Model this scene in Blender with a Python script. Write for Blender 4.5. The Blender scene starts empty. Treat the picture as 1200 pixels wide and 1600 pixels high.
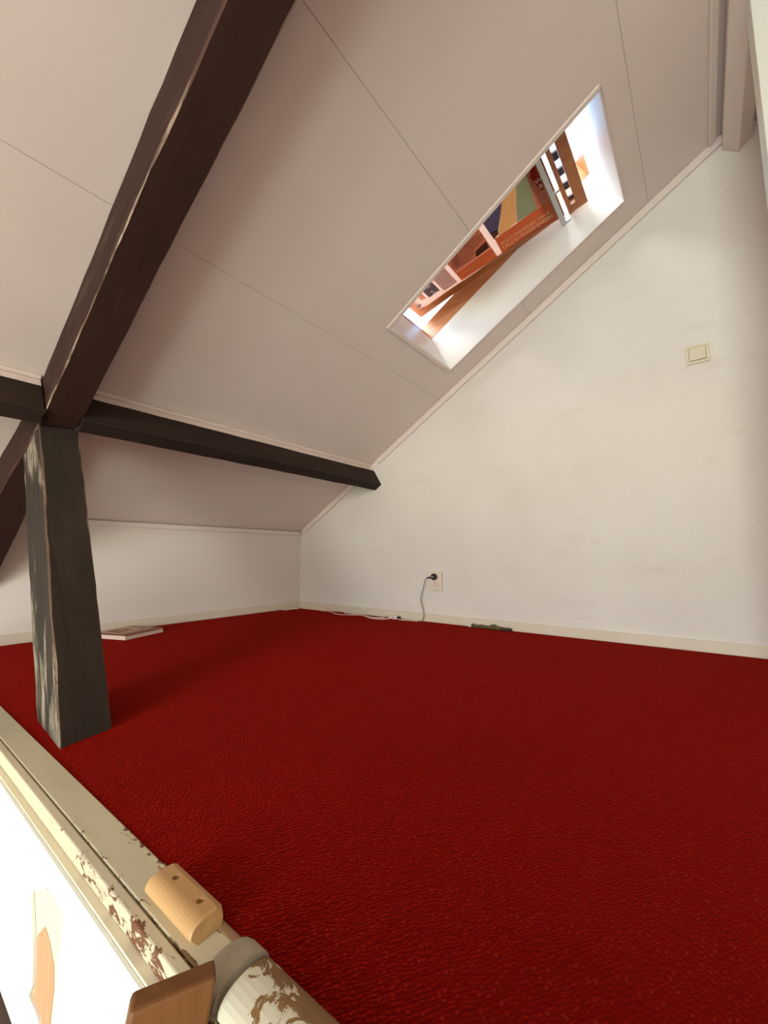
import bpy, bmesh, math, random
from mathutils import Vector, Matrix, noise
from mathutils.geometry import tessellate_polygon
random.seed(7)
SC = bpy.context.scene
COL = SC.collection

# ------------------------------------------------------------------ camera
cam_d = bpy.data.cameras.new('camera'); cam = bpy.data.objects.new('camera', cam_d); COL.objects.link(cam)
cam_d.sensor_fit = 'HORIZONTAL'; cam_d.sensor_width = 36.0; cam_d.lens = 36.0 * 644.04 / 1200.0
cam_d.clip_start = 0.02
CR = ((0.6110, -0.7912, -0.0027), (0.0827, 0.0672, -0.9943), (0.7872, 0.6080, 0.1067))
right, down, fwd = (Vector(v) for v in CR)
fwd.normalize(); right = (right - fwd * right.dot(fwd)).normalized(); down = fwd.cross(right)
CAMPOS = Vector((-2.1353, -2.4629, 0.385))
m = Matrix((right, -down, -fwd)).transposed().to_4x4(); m.translation = CAMPOS
cam.matrix_world = m
SC.camera = cam

# ------------------------------------------------------------------ world, light, exposure
SC.view_settings.view_transform = 'Standard'; SC.view_settings.look = 'None'
SC.view_settings.gamma = 1.0; SC.view_settings.use_curve_mapping = False
SC.view_settings.exposure = 0.98
W = bpy.data.worlds.new('world'); SC.world = W; W.use_nodes = True
wn = W.node_tree; wn.nodes.clear()
wo = wn.nodes.new('ShaderNodeOutputWorld'); wb = wn.nodes.new('ShaderNodeBackground')
sky = wn.nodes.new('ShaderNodeTexSky'); sky.sky_type = 'NISHITA'; sky.sun_disc = False
sky.sun_elevation = math.radians(42); sky.sun_rotation = math.radians(200)
sky.air_density = 1.2; sky.dust_density = 1.0
wn.links.new(sky.outputs[0], wb.inputs[0]); wn.links.new(wb.outputs[0], wo.inputs[0])
wb.inputs[1].default_value = 0.9

TH = 0.54289; CT, ST, TT = math.cos(TH), math.sin(TH), math.tan(TH)
Z0 = 0.575           # height of the sloping ceiling where it meets the knee wall
RIDGE = -2.69        # y of the ridge
X_LEFT = -5.2        # far left end of the attic
Y_FRONT = 2 * RIDGE  # opposite knee wall

sun_d = bpy.data.lights.new('sun_offscreen', 'SUN'); sun_d.energy = 6.4; sun_d.angle = math.radians(55); sun_d.color = (1.0, 0.95, 0.88)
sun = bpy.data.objects.new('sun_offscreen', sun_d); COL.objects.link(sun); sun.location = (-3, 2, 6)
sun.rotation_euler = Vector((-0.66, 0.33, 0.68)).to_track_quat('Z', 'Y').to_euler()

def area(name, loc, target, sx, sy, watts, color):
    l = bpy.data.lights.new(name, 'AREA'); l.shape = 'RECTANGLE'; l.size = sx; l.size_y = sy
    l.energy = watts; l.color = color
    o = bpy.data.objects.new(name, l); COL.objects.link(o); o.location = loc
    o.rotation_euler = (Vector(target) - Vector(loc)).to_track_quat('-Z', 'Y').to_euler()
    return o
# inferred daylight in two assumed, unseen window openings of the far left gable: this storey's and, under it, the stairwell's
area('window_left_offscreen', (X_LEFT - 0.02, -2.69, 0.725), (0, -2.69, 0.725), 1.5, 1.25, 40, (0.94, 1.0, 0.98))
area('stair_window_left_offscreen', (X_LEFT - 0.02, -2.69, -1.05), (0, -2.69, -1.05), 1.5, 1.2, 34, (0.88, 1.0, 0.88))

# ------------------------------------------------------------------ helpers
def RP(x, s, D=0.0):
    """point of the roof: x along the ridge, s up the slope, D outwards from the ceiling face"""
    return Vector((x, -s * CT + D * ST, Z0 + s * ST + D * CT))
SA = math.radians(16.2)
def SP(x, u, v=0.0):
    """point of the opened sash: u up the sash, v outwards"""
    return RP(x, 2.15 + u * math.cos(SA) + v * math.sin(SA), 0.235 - u * math.sin(SA) + v * math.cos(SA))

def tag(o, label=None, cat=None, group=None, kind=None):
    if label: o['label'] = label
    if cat: o['category'] = cat
    if group: o['group'] = group
    if kind: o['kind'] = kind
    return o
def empty(name, loc=(0, 0, 0), **k):
    o = bpy.data.objects.new(name, None); COL.objects.link(o); o.location = loc; o.empty_display_size = 0.05
    bpy.context.view_layer.update()
    return tag(o, **k)
def link_mesh(name, me, mat, parent=None, smooth=False, bevel=0, **k):
    o = bpy.data.objects.new(name, me); COL.objects.link(o)
    for mm in (mat if isinstance(mat, (list, tuple)) else [mat]): me.materials.append(mm)
    if parent is not None:
        o.parent = parent; o.matrix_parent_inverse = parent.matrix_world.inverted()
    if smooth:
        for p in me.polygons: p.use_smooth = True
    if bevel:
        b = o.modifiers.new('bevel', 'BEVEL'); b.width = bevel; b.segments = 2; b.limit_method = 'ANGLE'; b.angle_limit = 0.6
    return tag(o, **k)
class MB:
    def __init__(s): s.v = []; s.f = []; s.mi = []
    def add(s, vs, fs, mi=0):
        n = len(s.v); s.v += [tuple(x) for x in vs]; s.f += [tuple(i + n for i in f) for f in fs]; s.mi += [mi] * len(fs); return s
    def hexa(s, P, mi=0):
        return s.add(P, [(0, 3, 2, 1), (4, 5, 6, 7), (0, 1, 5, 4), (1, 2, 6, 5), (2, 3, 7, 6), (3, 0, 4, 7)], mi)
    def box(s, x0, x1, y0, y1, z0, z1, F=None, mi=0):
        P = [(x0, y0, z0), (x1, y0, z0), (x1, y1, z0), (x0, y1, z0), (x0, y0, z1), (x1, y0, z1), (x1, y1, z1), (x0, y1, z1)]
        if F: P = [F(*p) for p in P]
        return s.hexa(P, mi)
    def prism(s, poly, a, b, F, mi=0):
        """poly in 2-D, extruded from a to b; F(p, q, h) -> point"""
        n = len(poly)
        vs = [F(p[0], p[1], a) for p in poly] + [F(p[0], p[1], b) for p in poly]
        fs = [tuple(reversed(range(n))), tuple(range(n, 2 * n))] + [(i, (i + 1) % n, n + (i + 1) % n, n + i) for i in range(n)]
        return s.add(vs, fs, mi)
    def cyl(s, c, ax, r, h, n=20, r2=None, mi=0):
        c = Vector(c); ax = Vector(ax).normalized(); a = ax.orthogonal().normalized(); b = ax.cross(a); r2 = r if r2 is None else r2
        vs = []
        for k, rr in ((0, r), (h, r2)):
            for i in range(n):
                t = 2 * math.pi * i / n; vs.append(c + ax * k + (a * math.cos(t) + b * math.sin(t)) * rr)
        return s.add(vs, [tuple(reversed(range(n))), tuple(range(n, 2 * n))] + [(i, (i + 1) % n, n + (i + 1) % n, n + i) for i in range(n)], mi)
    def tube(s, pts, r, n=8, sub=6, mi=0):
        P = [Vector(p) for p in pts]; Q = []
        for i in range(len(P) - 1):
            p0, p1, p2, p3 = P[max(i - 1, 0)], P[i], P[i + 1], P[min(i + 2, len(P) - 1)]
            for k in range(sub):
                t = k / sub
                Q.append(0.5 * ((2 * p1) + (p2 - p0) * t + (2 * p0 - 5 * p1 + 4 * p2 - p3) * t * t + (3 * p1 - p0 - 3 * p2 + p3) * t ** 3))
        Q.append(P[-1]); vs = []; a = None
        for i, q in enumerate(Q):
            d = (Q[min(i + 1, len(Q) - 1)] - Q[max(i - 1, 0)]).normalized()
            a = d.orthogonal().normalized() if a is None else (a - d * a.dot(d)).normalized()
            b = d.cross(a)
            for k in range(n):
                t = 2 * math.pi * k / n; vs.append(q + (a * math.cos(t) + b * math.sin(t)) * r)
        fs = [tuple(reversed(range(n))), tuple(range(len(vs) - n, len(vs)))]
        for i in range(len(Q) - 1):
            fs += [(i * n + k, i * n + (k + 1) % n, (i + 1) * n + (k + 1) % n, (i + 1) * n + k) for k in range(n)]
        return s.add(vs, fs, mi)
    def build(s, name, mat, parent=None, **k):
        me = bpy.data.meshes.new(name); me.from_pydata(s.v, [], s.f)
        me.polygons.foreach_set('material_index', s.mi)
        bm = bmesh.new(); bm.from_mesh(me); bmesh.ops.recalc_face_normals(bm, faces=bm.faces[:]); bm.to_mesh(me); bm.free()
        return link_mesh(name, me, mat, parent, **k)
XYZ = lambda x, y, z: Vector((x, y, z))
def drill(o, holes):
    """real holes: (start, direction, radius, depth)"""
    mb = MB()
    for c, ax, rad, dep in holes: mb.cyl(c, ax, rad, dep, 14)
    me = bpy.data.meshes.new('cutter'); me.from_pydata(mb.v, [], mb.f)
    bm = bmesh.new(); bm.from_mesh(me); bmesh.ops.recalc_face_normals(bm, faces=bm.faces[:]); bm.to_mesh(me); bm.free()
    c = bpy.data.objects.new('cutter', me); COL.objects.link(c)
    md = o.modifiers.new('holes', 'BOOLEAN'); md.object = c; md.operation = 'DIFFERENCE'; md.solver = 'EXACT'
    bpy.context.view_layer.update()
    new = bpy.data.meshes.new_from_object(o.evaluated_get(bpy.context.evaluated_depsgraph_get()))
    o.modifiers.clear(); o.data = new; bpy.data.objects.remove(c)

# ------------------------------------------------------------------ materials
def srgb(r, g, b):
    f = lambda c: (c / 255 / 12.92) if c <= 10 else ((c / 255 + 0.055) / 1.055) ** 2.4
    return (f(r), f(g), f(b), 1.0)
class NT:
    def __init__(s, name):
        s.m = bpy.data.materials.new(name); s.m.use_nodes = True; s.t = s.m.node_tree
        s.b = s.t.nodes['Principled BSDF']; s.co = s.n('ShaderNodeTexCoord').outputs['Object']
    def n(s, t, **k):
        x = s.t.nodes.new(t)
        for a, b in k.items(): setattr(x, a, b)
        return x
    def l(s, a, b): s.t.links.new(a, b)
    def map(s, scale=(1, 1, 1), rot=(0, 0, 0), src=None):
        x = s.n('ShaderNodeMapping'); s.l(src or s.co, x.inputs[0]); x.inputs['Scale'].default_value = scale; x.inputs['Rotation'].default_value = rot; return x.outputs[0]
    def noise(s, vec, scale, detail=4, rough=0.55, dist=0):
        x = s.n('ShaderNodeTexNoise'); s.l(vec, x.inputs['Vector']); x.inputs['Scale'].default_value = scale
        x.inputs['Detail'].default_value = detail; x.inputs['Roughness'].default_value = rough; x.inputs['Distortion'].default_value = dist
        return x.outputs[0]
    def vor(s, vec, scale, feature='F1', out=0):
        x = s.n('ShaderNodeTexVoronoi', feature=feature); s.l(vec, x.inputs['Vector']); x.inputs['Scale'].default_value = scale; return x.outputs[out]
    def ramp(s, fac, stops):
        x = s.n('ShaderNodeValToRGB'); s.l(fac, x.inputs[0]); e = x.color_ramp.elements
        while len(e) < len(stops): e.new(0.5)
        for i, (p, c) in enumerate(stops):
            e[i].position = p; e[i].color = c if len(c) == 4 else (*c, 1)
        return x.outputs[0]
    def step(s, fac, lo, hi):
        x = s.n('ShaderNodeMapRange'); s.l(fac, x.inputs[0]); x.inputs[1].default_value = lo; x.inputs[2].default_value = hi; return x.outputs[0]
    def math(s, op, a, b=0.0, c=0.0):
        x = s.n('ShaderNodeMath', operation=op)
        for i, q in enumerate((a, b, c)):
            if isinstance(q, (int, float)): x.inputs[i].default_value = q
            else: s.l(q, x.inputs[i])
        return x.outputs[0]
    def mix(s, fac, a, b):
        x = s.n('ShaderNodeMix', data_type='RGBA')
        for i, q in ((0, fac), (6, a), (7, b)):
            if isinstance(q, (tuple, list)): x.inputs[i].default_value = q
            elif isinstance(q, (int, float)): x.inputs[i].default_value = q
            else: s.l(q, x.inputs[i])
        return x.outputs[2]
    def sep(s, src=None):
        x = s.n('ShaderNodeSeparateXYZ'); s.l(src or s.co, x.inputs[0]); return x.outputs
    def bump(s, h, strength=0.3, dist=0.002):
        x = s.n('ShaderNodeBump'); s.l(h, x.inputs['Height']); x.inputs['Strength'].default_value = strength; x.inputs['Distance'].default_value = dist
        s.l(x.outputs[0], s.b.inputs['Normal'])
    def set(s, color=None, rough=0.6, metal=0.0, spec=0.4):
        if color is not None:
            if isinstance(color, (tuple, list)): s.b.inputs['Base Color'].default_value = color
            else: s.l(color, s.b.inputs['Base Color'])
        s.b.inputs['Roughness'].default_value = rough; s.b.inputs['Metallic'].default_value = metal; s.b.inputs['Specular IOR Level'].default_value = spec
        return s.m
def plain(name, col, rough=0.5, metal=0.0, var=0.06, scale=30, spec=0.4, bump=0.0):
    t = NT(name); n = t.noise(t.co, scale)
    a = tuple(max(0, c * (1 - var)) for c in col[:3]) + (1,); b = tuple(min(1, c * (1 + var)) for c in col[:3]) + (1,)
    if bump: t.bump(n, bump, 0.001)
    return t.set(t.mix(n, a, b), rough, metal, spec)

def m_plaster():
    t = NT('rough_white_plaster')
    big = t.noise(t.co, 1.6, 3); col = t.mix(t.step(big, 0.35, 0.7), srgb(224, 215, 206), srgb(231, 225, 217))
    sm = t.noise(t.map((1, 1, 3)), 3.3, 5, 0.7); col = t.mix(t.math('MULTIPLY', t.step(sm, 0.58, 0.82), 0.35), col, srgb(196, 182, 164))
    sp = t.vor(t.co, 9); rnd = t.noise(t.co, 2.2, 2)
    col = t.mix(t.math('MULTIPLY', t.math('LESS_THAN', sp, 0.022), t.step(rnd, 0.5, 0.6)), col, srgb(150, 132, 112))
    h = t.math('ADD', t.noise(t.map((1, 1, 2.4)), 95, 3, 0.6), t.math('MULTIPLY', t.noise(t.map((1, 1, 3)), 28, 2), 0.6))
    t.bump(h, 0.55, 0.0024)
    return t.set(col, 0.75, spec=0.25)
def m_panel():
    t = NT('painted_board_white')
    big = t.noise(t.co, 1.1, 3); col = t.mix(t.step(big, 0.3, 0.75), srgb(226, 209, 201), srgb(233, 218, 210))
    sp = t.vor(t.co, 5.0); rnd = t.noise(t.co, 1.7, 2)
    col = t.mix(t.math('MULTIPLY', t.math('LESS_THAN', sp, 0.013), t.step(rnd, 0.52, 0.6)), col, srgb(150, 132, 115))
    t.bump(t.noise(t.co, 140, 3), 0.12, 0.001)
    return t.set(col, 0.62, spec=0.3)
def m_carpet():
    t = NT('red_loop_carpet')
    wob = t.noise(t.co, 22, 2)
    base = t.map((1, 1, 0.0), (0, 0, math.radians(35)))
    row = t.n('ShaderNodeVectorMath', operation='ADD'); t.l(base, row.inputs[0])
    sc = t.n('ShaderNodeVectorMath', operation='SCALE'); t.l(wob, sc.inputs[0]); sc.inputs['Scale'].default_value = 0.01; t.l(sc.outputs[0], row.inputs[1])
    mp = t.n('ShaderNodeMapping'); t.l(row.outputs[0], mp.inputs[0]); mp.inputs['Scale'].default_value = (150, 230, 1)
    v = t.n('ShaderNodeTexVoronoi'); t.l(mp.outputs[0], v.inputs['Vector']); v.inputs['Scale'].default_value = 1.0; v.inputs['Randomness'].default_value = 0.55
    d = v.outputs['Distance']; cell = t.n('ShaderNodeSeparateColor'); t.l(v.outputs['Color'], cell.inputs[0])
    big = t.noise(t.co, 2.2, 3); mid = t.noise(t.co, 14, 3)
    col = t.mix(t.step(big, 0.3, 0.7), srgb(92, 2, 1), srgb(104, 4, 2))
    col = t.mix(t.math('MULTIPLY', t.step(mid, 0.45, 0.8), 0.3), col, srgb(78, 1, 1))
    tip = t.math('MULTIPLY', t.math('GREATER_THAN', cell.outputs[0], 0.62), t.math('SUBTRACT', 1.0, t.step(d, 0.1, 0.36)))
    col = t.mix(t.math('MULTIPLY', tip, 0.6), col, srgb(150, 46, 40))
    lint = t.math('LESS_THAN', t.vor(t.co, 6.5), 0.012)
    col = t.mix(t.math('MULTIPLY', lint, 0.7), col, srgb(225, 190, 175))
    h = t.math('SUBTRACT', 1.0, d)
    t.bump(t.math('ADD', h, t.math('MULTIPLY', t.noise(t.co, 600, 2), 0.4)), 0.9, 0.004)
    t.b.inputs['Sheen Weight'].default_value = 0.58; t.b.inputs['Sheen Roughness'].default_value = 0.45
    t.b.inputs['Sheen Tint'].default_value = srgb(235, 44, 22)
    return t.set(col, 0.95, spec=0.04)
def m_timber(name, dark, light, axis=0, wear=0.0, wearcol=(150, 130, 110), rough=0.62, tilt=0.0):
    t = NT(name); t.co = t.map((1, 1, 1), (tilt, 0, 0)); sc = [26, 26, 26]; sc[axis] = 1.6
    g = t.noise(t.map(tuple(sc)), 1.0, 6, 0.65, 0.6); b = t.noise(t.co, 5, 3)
    col = t.mix(t.step(g, 0.3, 0.72), srgb(*dark), srgb(*light))
    col = t.mix(t.math('MULTIPLY', t.step(b, 0.4, 0.8), 0.35), col, srgb(*[int(c * 0.6) for c in dark]))
    kn = t.math('LESS_THAN', t.vor(t.map(tuple(1.0 if i == axis else 2.2 for i in range(3))), 4.2), 0.05)
    col = t.mix(t.math('MULTIPLY', kn, 0.6), col, srgb(*[int(c * 0.35) for c in dark]))
    if wear:
        sc2 = [150, 150, 150]; sc2[axis] = 9
        w = t.math('MULTIPLY', t.noise(t.map(tuple(sc2)), 1.0, 5, 0.7, 0.8), t.step(t.noise(t.map(tuple(3 if i == axis else 14 for i in range(3))), 1.0, 2), 0.3, 0.65))
        col = t.mix(t.math('MULTIPLY', t.step(w, 0.36, 0.52), wear), col, srgb(*wearcol))
    t.bump(g, 0.5, 0.003)
    return t.set(col, rough, spec=0.2)
def m_chipped(name, paint, wood, thr, x_edges, y_range, axis_noise=(40, 16, 40)):
    """old paint with chips that reach the bare wood; chips gather along worn edges and towards the handle end"""
    t = NT(name); X, Y, Z = t.sep()
    n = t.noise(t.map(axis_noise), 1.0, 6, 0.72, 0.9)
    bias = None
    for xe, w in x_edges:
        q = t.math('SUBTRACT', 1.0, t.math('MINIMUM', t.math('DIVIDE', t.math('ABSOLUTE', t.math('SUBTRACT', X, xe)), w), 1.0))
        bias = q if bias is None else t.math('MAXIMUM', bias, q)
    yb = t.step(Y, y_range[0], y_range[1])
    f = t.math('ADD', n, t.math('MULTIPLY', t.math('MULTIPLY', bias, yb), 0.22))
    f = t.math('ADD', f, t.math('MULTIPLY', yb, 0.05))
    mask = t.step(f, thr, thr + 0.012)
    dirt = t.noise(t.map((18, 4, 18)), 1.0, 4)
    pc = t.mix(t.math('MULTIPLY', t.step(dirt, 0.45, 0.75), 0.4), srgb(*paint), srgb(*[int(c * 0.78) for c in paint]))
    wc = t.mix(t.noise(t.map((90, 8, 90)), 1.0, 4), srgb(*[int(c * 0.7) for c in wood]), srgb(*wood))
    t.bump(t.math('SUBTRACT', 1.0, mask), 0.6, 0.0012)
    return t.set(t.mix(mask, pc, wc), 0.55, spec=0.35)
def m_pine(name, a, b, axis=1, rough=0.45):
    t = NT(name); sc = [38, 38, 38]; sc[axis] = 2.0
    g = t.noise(t.map(tuple(sc)), 1.0, 4, 0.55, 0.4)
    t.bump(g, 0.15, 0.001)
    return t.set(t.mix(t.step(g, 0.3, 0.72), srgb(*a), srgb(*b)), rough, spec=0.4)
M = dict(
    plaster=m_plaster(), panel=m_panel(), carpet=m_carpet(),
    knee=plain('matt_off_white_wall', srgb(228, 218, 209), 0.75, var=0.03, scale=5, spec=0.2, bump=0.1),
    gloss=plain('white_gloss_trim', srgb(230, 214, 205), 0.42, var=0.04, scale=12, spec=0.45, bump=0.05),
    skirt=plain('skirting_paint', srgb(222, 207, 186), 0.45, var=0.06, scale=14, bump=0.08),
    white=plain('white_panel_paint', srgb(230, 229, 219), 0.5, var=0.02, scale=6, bump=0.05),
    cream=plain('cream_paint', srgb(226, 214, 184), 0.5, var=0.05, scale=9, bump=0.06),
    lining=plain('white_lining_paint', srgb(236, 233, 228), 0.4, var=0.03, scale=8),
    beam=m_timber('dark_brown_beam', (50, 29, 23), (62, 39, 31), 1, 0.06, (80, 54, 44), 0.75, TH),
    beam_side=m_timber('dark_brown_beam_worn_side', (50, 29, 23), (62, 39, 31), 1, 0.3, (104, 80, 68), 0.7, TH),
    chip=m_timber('chipped_edge_wood', (62, 38, 30), (96, 68, 56), 1, 0.85, (190, 166, 146), 0.75, TH),
    purlin=m_timber('dark_grey_brown_purlin', (44, 32, 27), (58, 43, 36), 0, 0.15, (78, 62, 53), 0.75),
    strut=m_timber('dark_grey_brown_strut', (48, 40, 33), (62, 52, 43), 2, 0.25, (74, 62, 52), 0.75, 0.693),
    strut_side=m_timber('weathered_strut_side', (48, 40, 33), (62, 52, 43), 2, 0.75, (176, 162, 142), 0.8, 0.693),
    strut_chip=m_timber('weathered_strut_edge', (80, 62, 48), (112, 90, 72), 2, 0.8, (186, 166, 140), 0.8, 0.693),
    edge=m_chipped('chipped_white_edge_paint', (206, 193, 160), (120, 88, 52), 0.70, [(-1.905, 0.008), (-1.86, 0.014)], (-1.4, -2.1), (110, 45, 110)),
    nosing=m_chipped('chipped_white_nosing_paint', (214, 200, 168), (126, 78, 50), 0.715, [(-1.919, 0.011)], (-1.45, -2.05), (90, 34, 90)),
    rail=m_chipped('flaking_white_rail_paint', (216, 206, 180), (150, 112, 66), 0.655, [(-1.862, 0.026)], (-1.9, -2.0), (28, 22, 28)),
    worn=m_chipped('worn_bare_edge', (214, 200, 170), (176, 136, 96), 0.42, [(-1.862, 0.03)], (-1.9, -2.0), (40, 18, 40)),
    collar=plain('grey_worn_collar', srgb(164, 152, 132), 0.6, var=0.2, scale=60, bump=0.3),
    black=plain('black_rubber', srgb(26, 22, 22), 0.45, var=0.2),
    slate=plain('slate_grey_metal', srgb(92, 92, 108), 0.5, var=0.1),
    handle=m_pine('oiled_beech_handle', (172, 128, 80), (206, 164, 110), 1, 0.45),
    ladder=m_pine('brown_ladder_wood', (100, 60, 26), (122, 78, 38), 2, 0.45),
    pine=m_pine('orange_pine_window', (164, 98, 52), (192, 124, 70), 1, 0.4),
    alu=plain('grey_painted_metal', srgb(196, 200, 200), 0.35, 0.3, 0.04),
    rawwood=m_pine('raw_torn_wood', (186, 140, 100), (214, 172, 130), 2, 0.7),
    darkwood=m_pine('dark_joist_wood', (54, 32, 22), (74, 46, 32), 1, 0.6),
    switch=plain('cream_switch_plastic', srgb(222, 211, 186), 0.35, var=0.02),
    socket=plain('ivory_socket_plastic', srgb(230, 216, 196), 0.35, var=0.02),
    cord=plain('grey_brown_cord', srgb(120, 98, 76), 0.5, var=0.1),
    wcord=plain('dusty_white_cord', srgb(240, 216, 204), 0.5, var=0.05),
    wplastic=plain('white_plastic', srgb(232, 214, 200), 0.35, var=0.03),
    chrome=plain('shiny_metal', srgb(220, 220, 220), 0.15, 1.0, 0.02),
    olive=plain('olive_brown_worn', srgb(92, 82, 48), 0.7, var=0.5, scale=120, bump=0.5),
    olive_dark=plain('dark_olive_worn', srgb(64, 50, 34), 0.7, var=0.5, scale=120, bump=0.5),
    outside=plain('lower_floor_boards', srgb(150, 126, 100), 0.6, var=0.1, scale=6),
)
def flat(name, r, g, b, rough=0.5): return plain(name, srgb(r, g, b), rough, var=0.08, scale=40)
def paper(name, r, g, b, k=0.55):
    """printed paper that lets daylight through"""
    t = NT(name); n = t.noise(t.co, 60); c = srgb(r, g, b)
    col = t.mix(n, tuple(x * 0.9 for x in c[:3]) + (1,), c); t.set(col, 0.6, spec=0.2)
    tr = t.n('ShaderNodeBsdfTranslucent'); t.l(col, tr.inputs[0])
    mx = t.n('ShaderNodeMixShader'); mx.inputs[0].default_value = k
    t.l(t.b.outputs[0], mx.inputs[1]); t.l(tr.outputs[0], mx.inputs[2]); t.l(mx.outputs[0], t.t.nodes['Material Output'].inputs[0])
    return t.m

# ------------------------------------------------------------------ room shell
S = dict(kind='structure')
XE = -1.86                                            # carpet edge at the stair opening
MB().box(XE, 0.0, Y_FRONT, 0.0, -0.025, 0.0).build('floor', M['carpet'], **S)
MB().box(XE + 0.01, 0.0, Y_FRONT, 0.0, -0.30, -0.0255).build('floor_joists', M['darkwood'], **S)
MB().box(X_LEFT, 0.0, Y_FRONT, 0.0, -2.50, -2.45).build('floor_lower', M['outside'], **S)
ZR = Z0 - RIDGE * TT
gable = [(0.12, -2.5), (0.12, Z0 - 0.12 * TT + 0.06), (RIDGE, ZR + 0.06), (Y_FRONT - 0.12, Z0 - 0.12 * TT + 0.06), (Y_FRONT - 0.12, -2.5)]
MB().prism(gable, 0.0, 0.12, lambda y, z, h: XYZ(h, y, z)).build('wall_right', M['plaster'], **S)
MB().box(X_LEFT, 0.0, 0.0, 0.12, -2.5, Z0 - 0.001).build('wall_back', M['knee'], **S)
MB().box(X_LEFT, 0.0, Y_FRONT - 0.12, Y_FRONT, -2.5, Z0 - 0.001).build('wall_front', M['panel'], **S)
# left gable, out of view, with an assumed big window opening
wl = MB()
WY0, WY1, WZ0, WZ1 = -3.50, -1.88, 0.05, 1.40
F = lambda y, z, h: XYZ(X_LEFT - h, y, z)
ztop = lambda y: Z0 + 0.06 + TT * (-y if y > RIDGE else (y - Y_FRONT))
wl.prism([(0, -2.5), (0, Z0), (WY1, ztop(WY1)), (WY1, -2.5)], 0, 0.12, F)
wl.prism([(WY0, -2.5), (WY0, ztop(WY0)), (Y_FRONT, Z0), (Y_FRONT, -2.5)], 0, 0.12, F)
LZ0, LZ1 = -1.70, -0.40                              # assumed, unseen window of the storey below, under this one
wl.prism([(WY1, -2.5), (WY1, LZ0), (WY0, LZ0), (WY0, -2.5)], 0, 0.12, F); wl.prism([(WY1, LZ1), (WY1, WZ0), (WY0, WZ0), (WY0, LZ1)], 0, 0.12, F)
wl.prism([(WY1, WZ1), (WY1, ztop(WY1)), (RIDGE, ztop(RIDGE)), (WY0, ztop(WY0)), (WY0, WZ1)], 0, 0.12, F)
wl.build('wall_left', M['plaster'], **S)
for wname, z_0, z_1 in (('assumed_window_2', WZ0, WZ1), ('assumed_window_3', LZ0, LZ1)):  # unseen windows, invented as openings for the daylight from the left
    w2 = empty(wname, (X_LEFT - 0.06, (WY0 + WY1) / 2, z_0), **S); fr = MB()
    for (y0, y1, z0, z1) in ((WY0, WY0 + 0.05, z_0, z_1), (WY1 - 0.05, WY1, z_0, z_1), (WY0 + 0.05, WY1 - 0.05, z_0, z_0 + 0.05), (WY0 + 0.05, WY1 - 0.05, z_1 - 0.05, z_1), (RIDGE - 0.025, RIDGE + 0.025, z_0 + 0.05, z_1 - 0.05)):
        fr.box(X_LEFT - 0.09, X_LEFT - 0.03, y0, y1, z0, z1)
    fr.build('window_frame', M['gloss'], w2)

# sloping ceiling on the skylight side: backing slab with a hole, boards as parts
WX0, WX1, WS0, WS1 = -0.712, -0.160, 1.645, 2.668     # skylight opening
SR = -RIDGE / CT
slab = MB()
DT = 0.20
for (x0, x1, s0, s1) in ((X_LEFT - .12, WX0 - .02, -0.14, SR), (WX1 + .02, 0.12, -0.14, SR), (WX0 - .02, WX1 + .02, -0.14, WS0 - .02), (WX0 - .02, WX1 + .02, WS1 + .02, SR)):
    slab.box(x0, x1, s0, s1, 0.0032, DT, RP)
ceil = slab.build('ceiling', M['panel'], **S)
seams = [0.0, 0.545, 0.838, 1.466, 2.116, 2.765, SR]
def board(poly):
    b = MB(); n = len(poly)
    b.prism(poly, 0.0, 0.0030, RP)
    return b.build('panel', M['panel'], ceil, bevel=0.0028)
g = 0.0005
for i in range(len(seams) - 1):
    s0, s1 = seams[i] + g, seams[i + 1] - g
    x0, x1 = X_LEFT, 0.0
    a, b = max(s0, WS0 - 0.0), min(s1, WS1 + 0.0)
    if b > a:                                         # board notched around the skylight
        if s0 < WS0: board([(x0, s0), (x1, s0), (x1, s1), (WX1, s1), (WX1, WS0), (WX0, WS0), (WX0, s1), (x0, s1)])
        else: board([(x0, s0), (WX0, s0), (WX0, WS1), (WX1, WS1), (WX1, s0), (x1, s0), (x1, s1), (x0, s1)])
    else:
        board([(x0, s0), (x1, s0), (x1, s1), (x0, s1)])
def RQ(x, s, D=0.0):
    p = RP(x, s, D); return Vector((p.x, Y_FRONT - p.y, p.z))
MB().box(X_LEFT - .12, 0.12, -0.14, SR, 0.0, 0.2, RQ).build('ceiling_front', M['panel'], **S)

# trims
def lath(name, pts, mat='gloss', bevel=0.003): return MB().hexa(pts).build(name, M[mat], bevel=bevel, **S)
tr = MB(); tr.box(-0.014, -0.0005, 0.022, 0.835, -0.036, -0.0005, RP)
tr.build('trim_1', M['gloss'], bevel=0.003, **S)
tr = MB(); tr.box(-0.014, -0.0005, 0.875, SR - 0.06, -0.036, -0.0005, RP); tr.build('trim_2', M['gloss'], bevel=0.003, **S)
MB().box(X_LEFT, -0.0145, -0.016, -0.0005, Z0 - 0.030, Z0 - 0.002 + 0.0).build('trim_3', M['gloss'], bevel=0.003, **S)
tr = MB(); tr.box(X_LEFT, -0.015, SR - 0.115, SR - 0.088, -0.014, -0.0005, RP); tr.build('trim_4', M['gloss'], bevel=0.003, **S)
# ridge beam, boxed in white
rb = MB(); rb.prism([(-2.640, 2.150), (-2.640, 2.100), (-2.690, 2.058), (-2.734, 2.098), (-2.734, 2.150)], X_LEFT, -0.0005, lambda y, z, h: XYZ(h, y, z))
rb.build('trim_5', M['panel'], bevel=0.003, **S)
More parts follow.
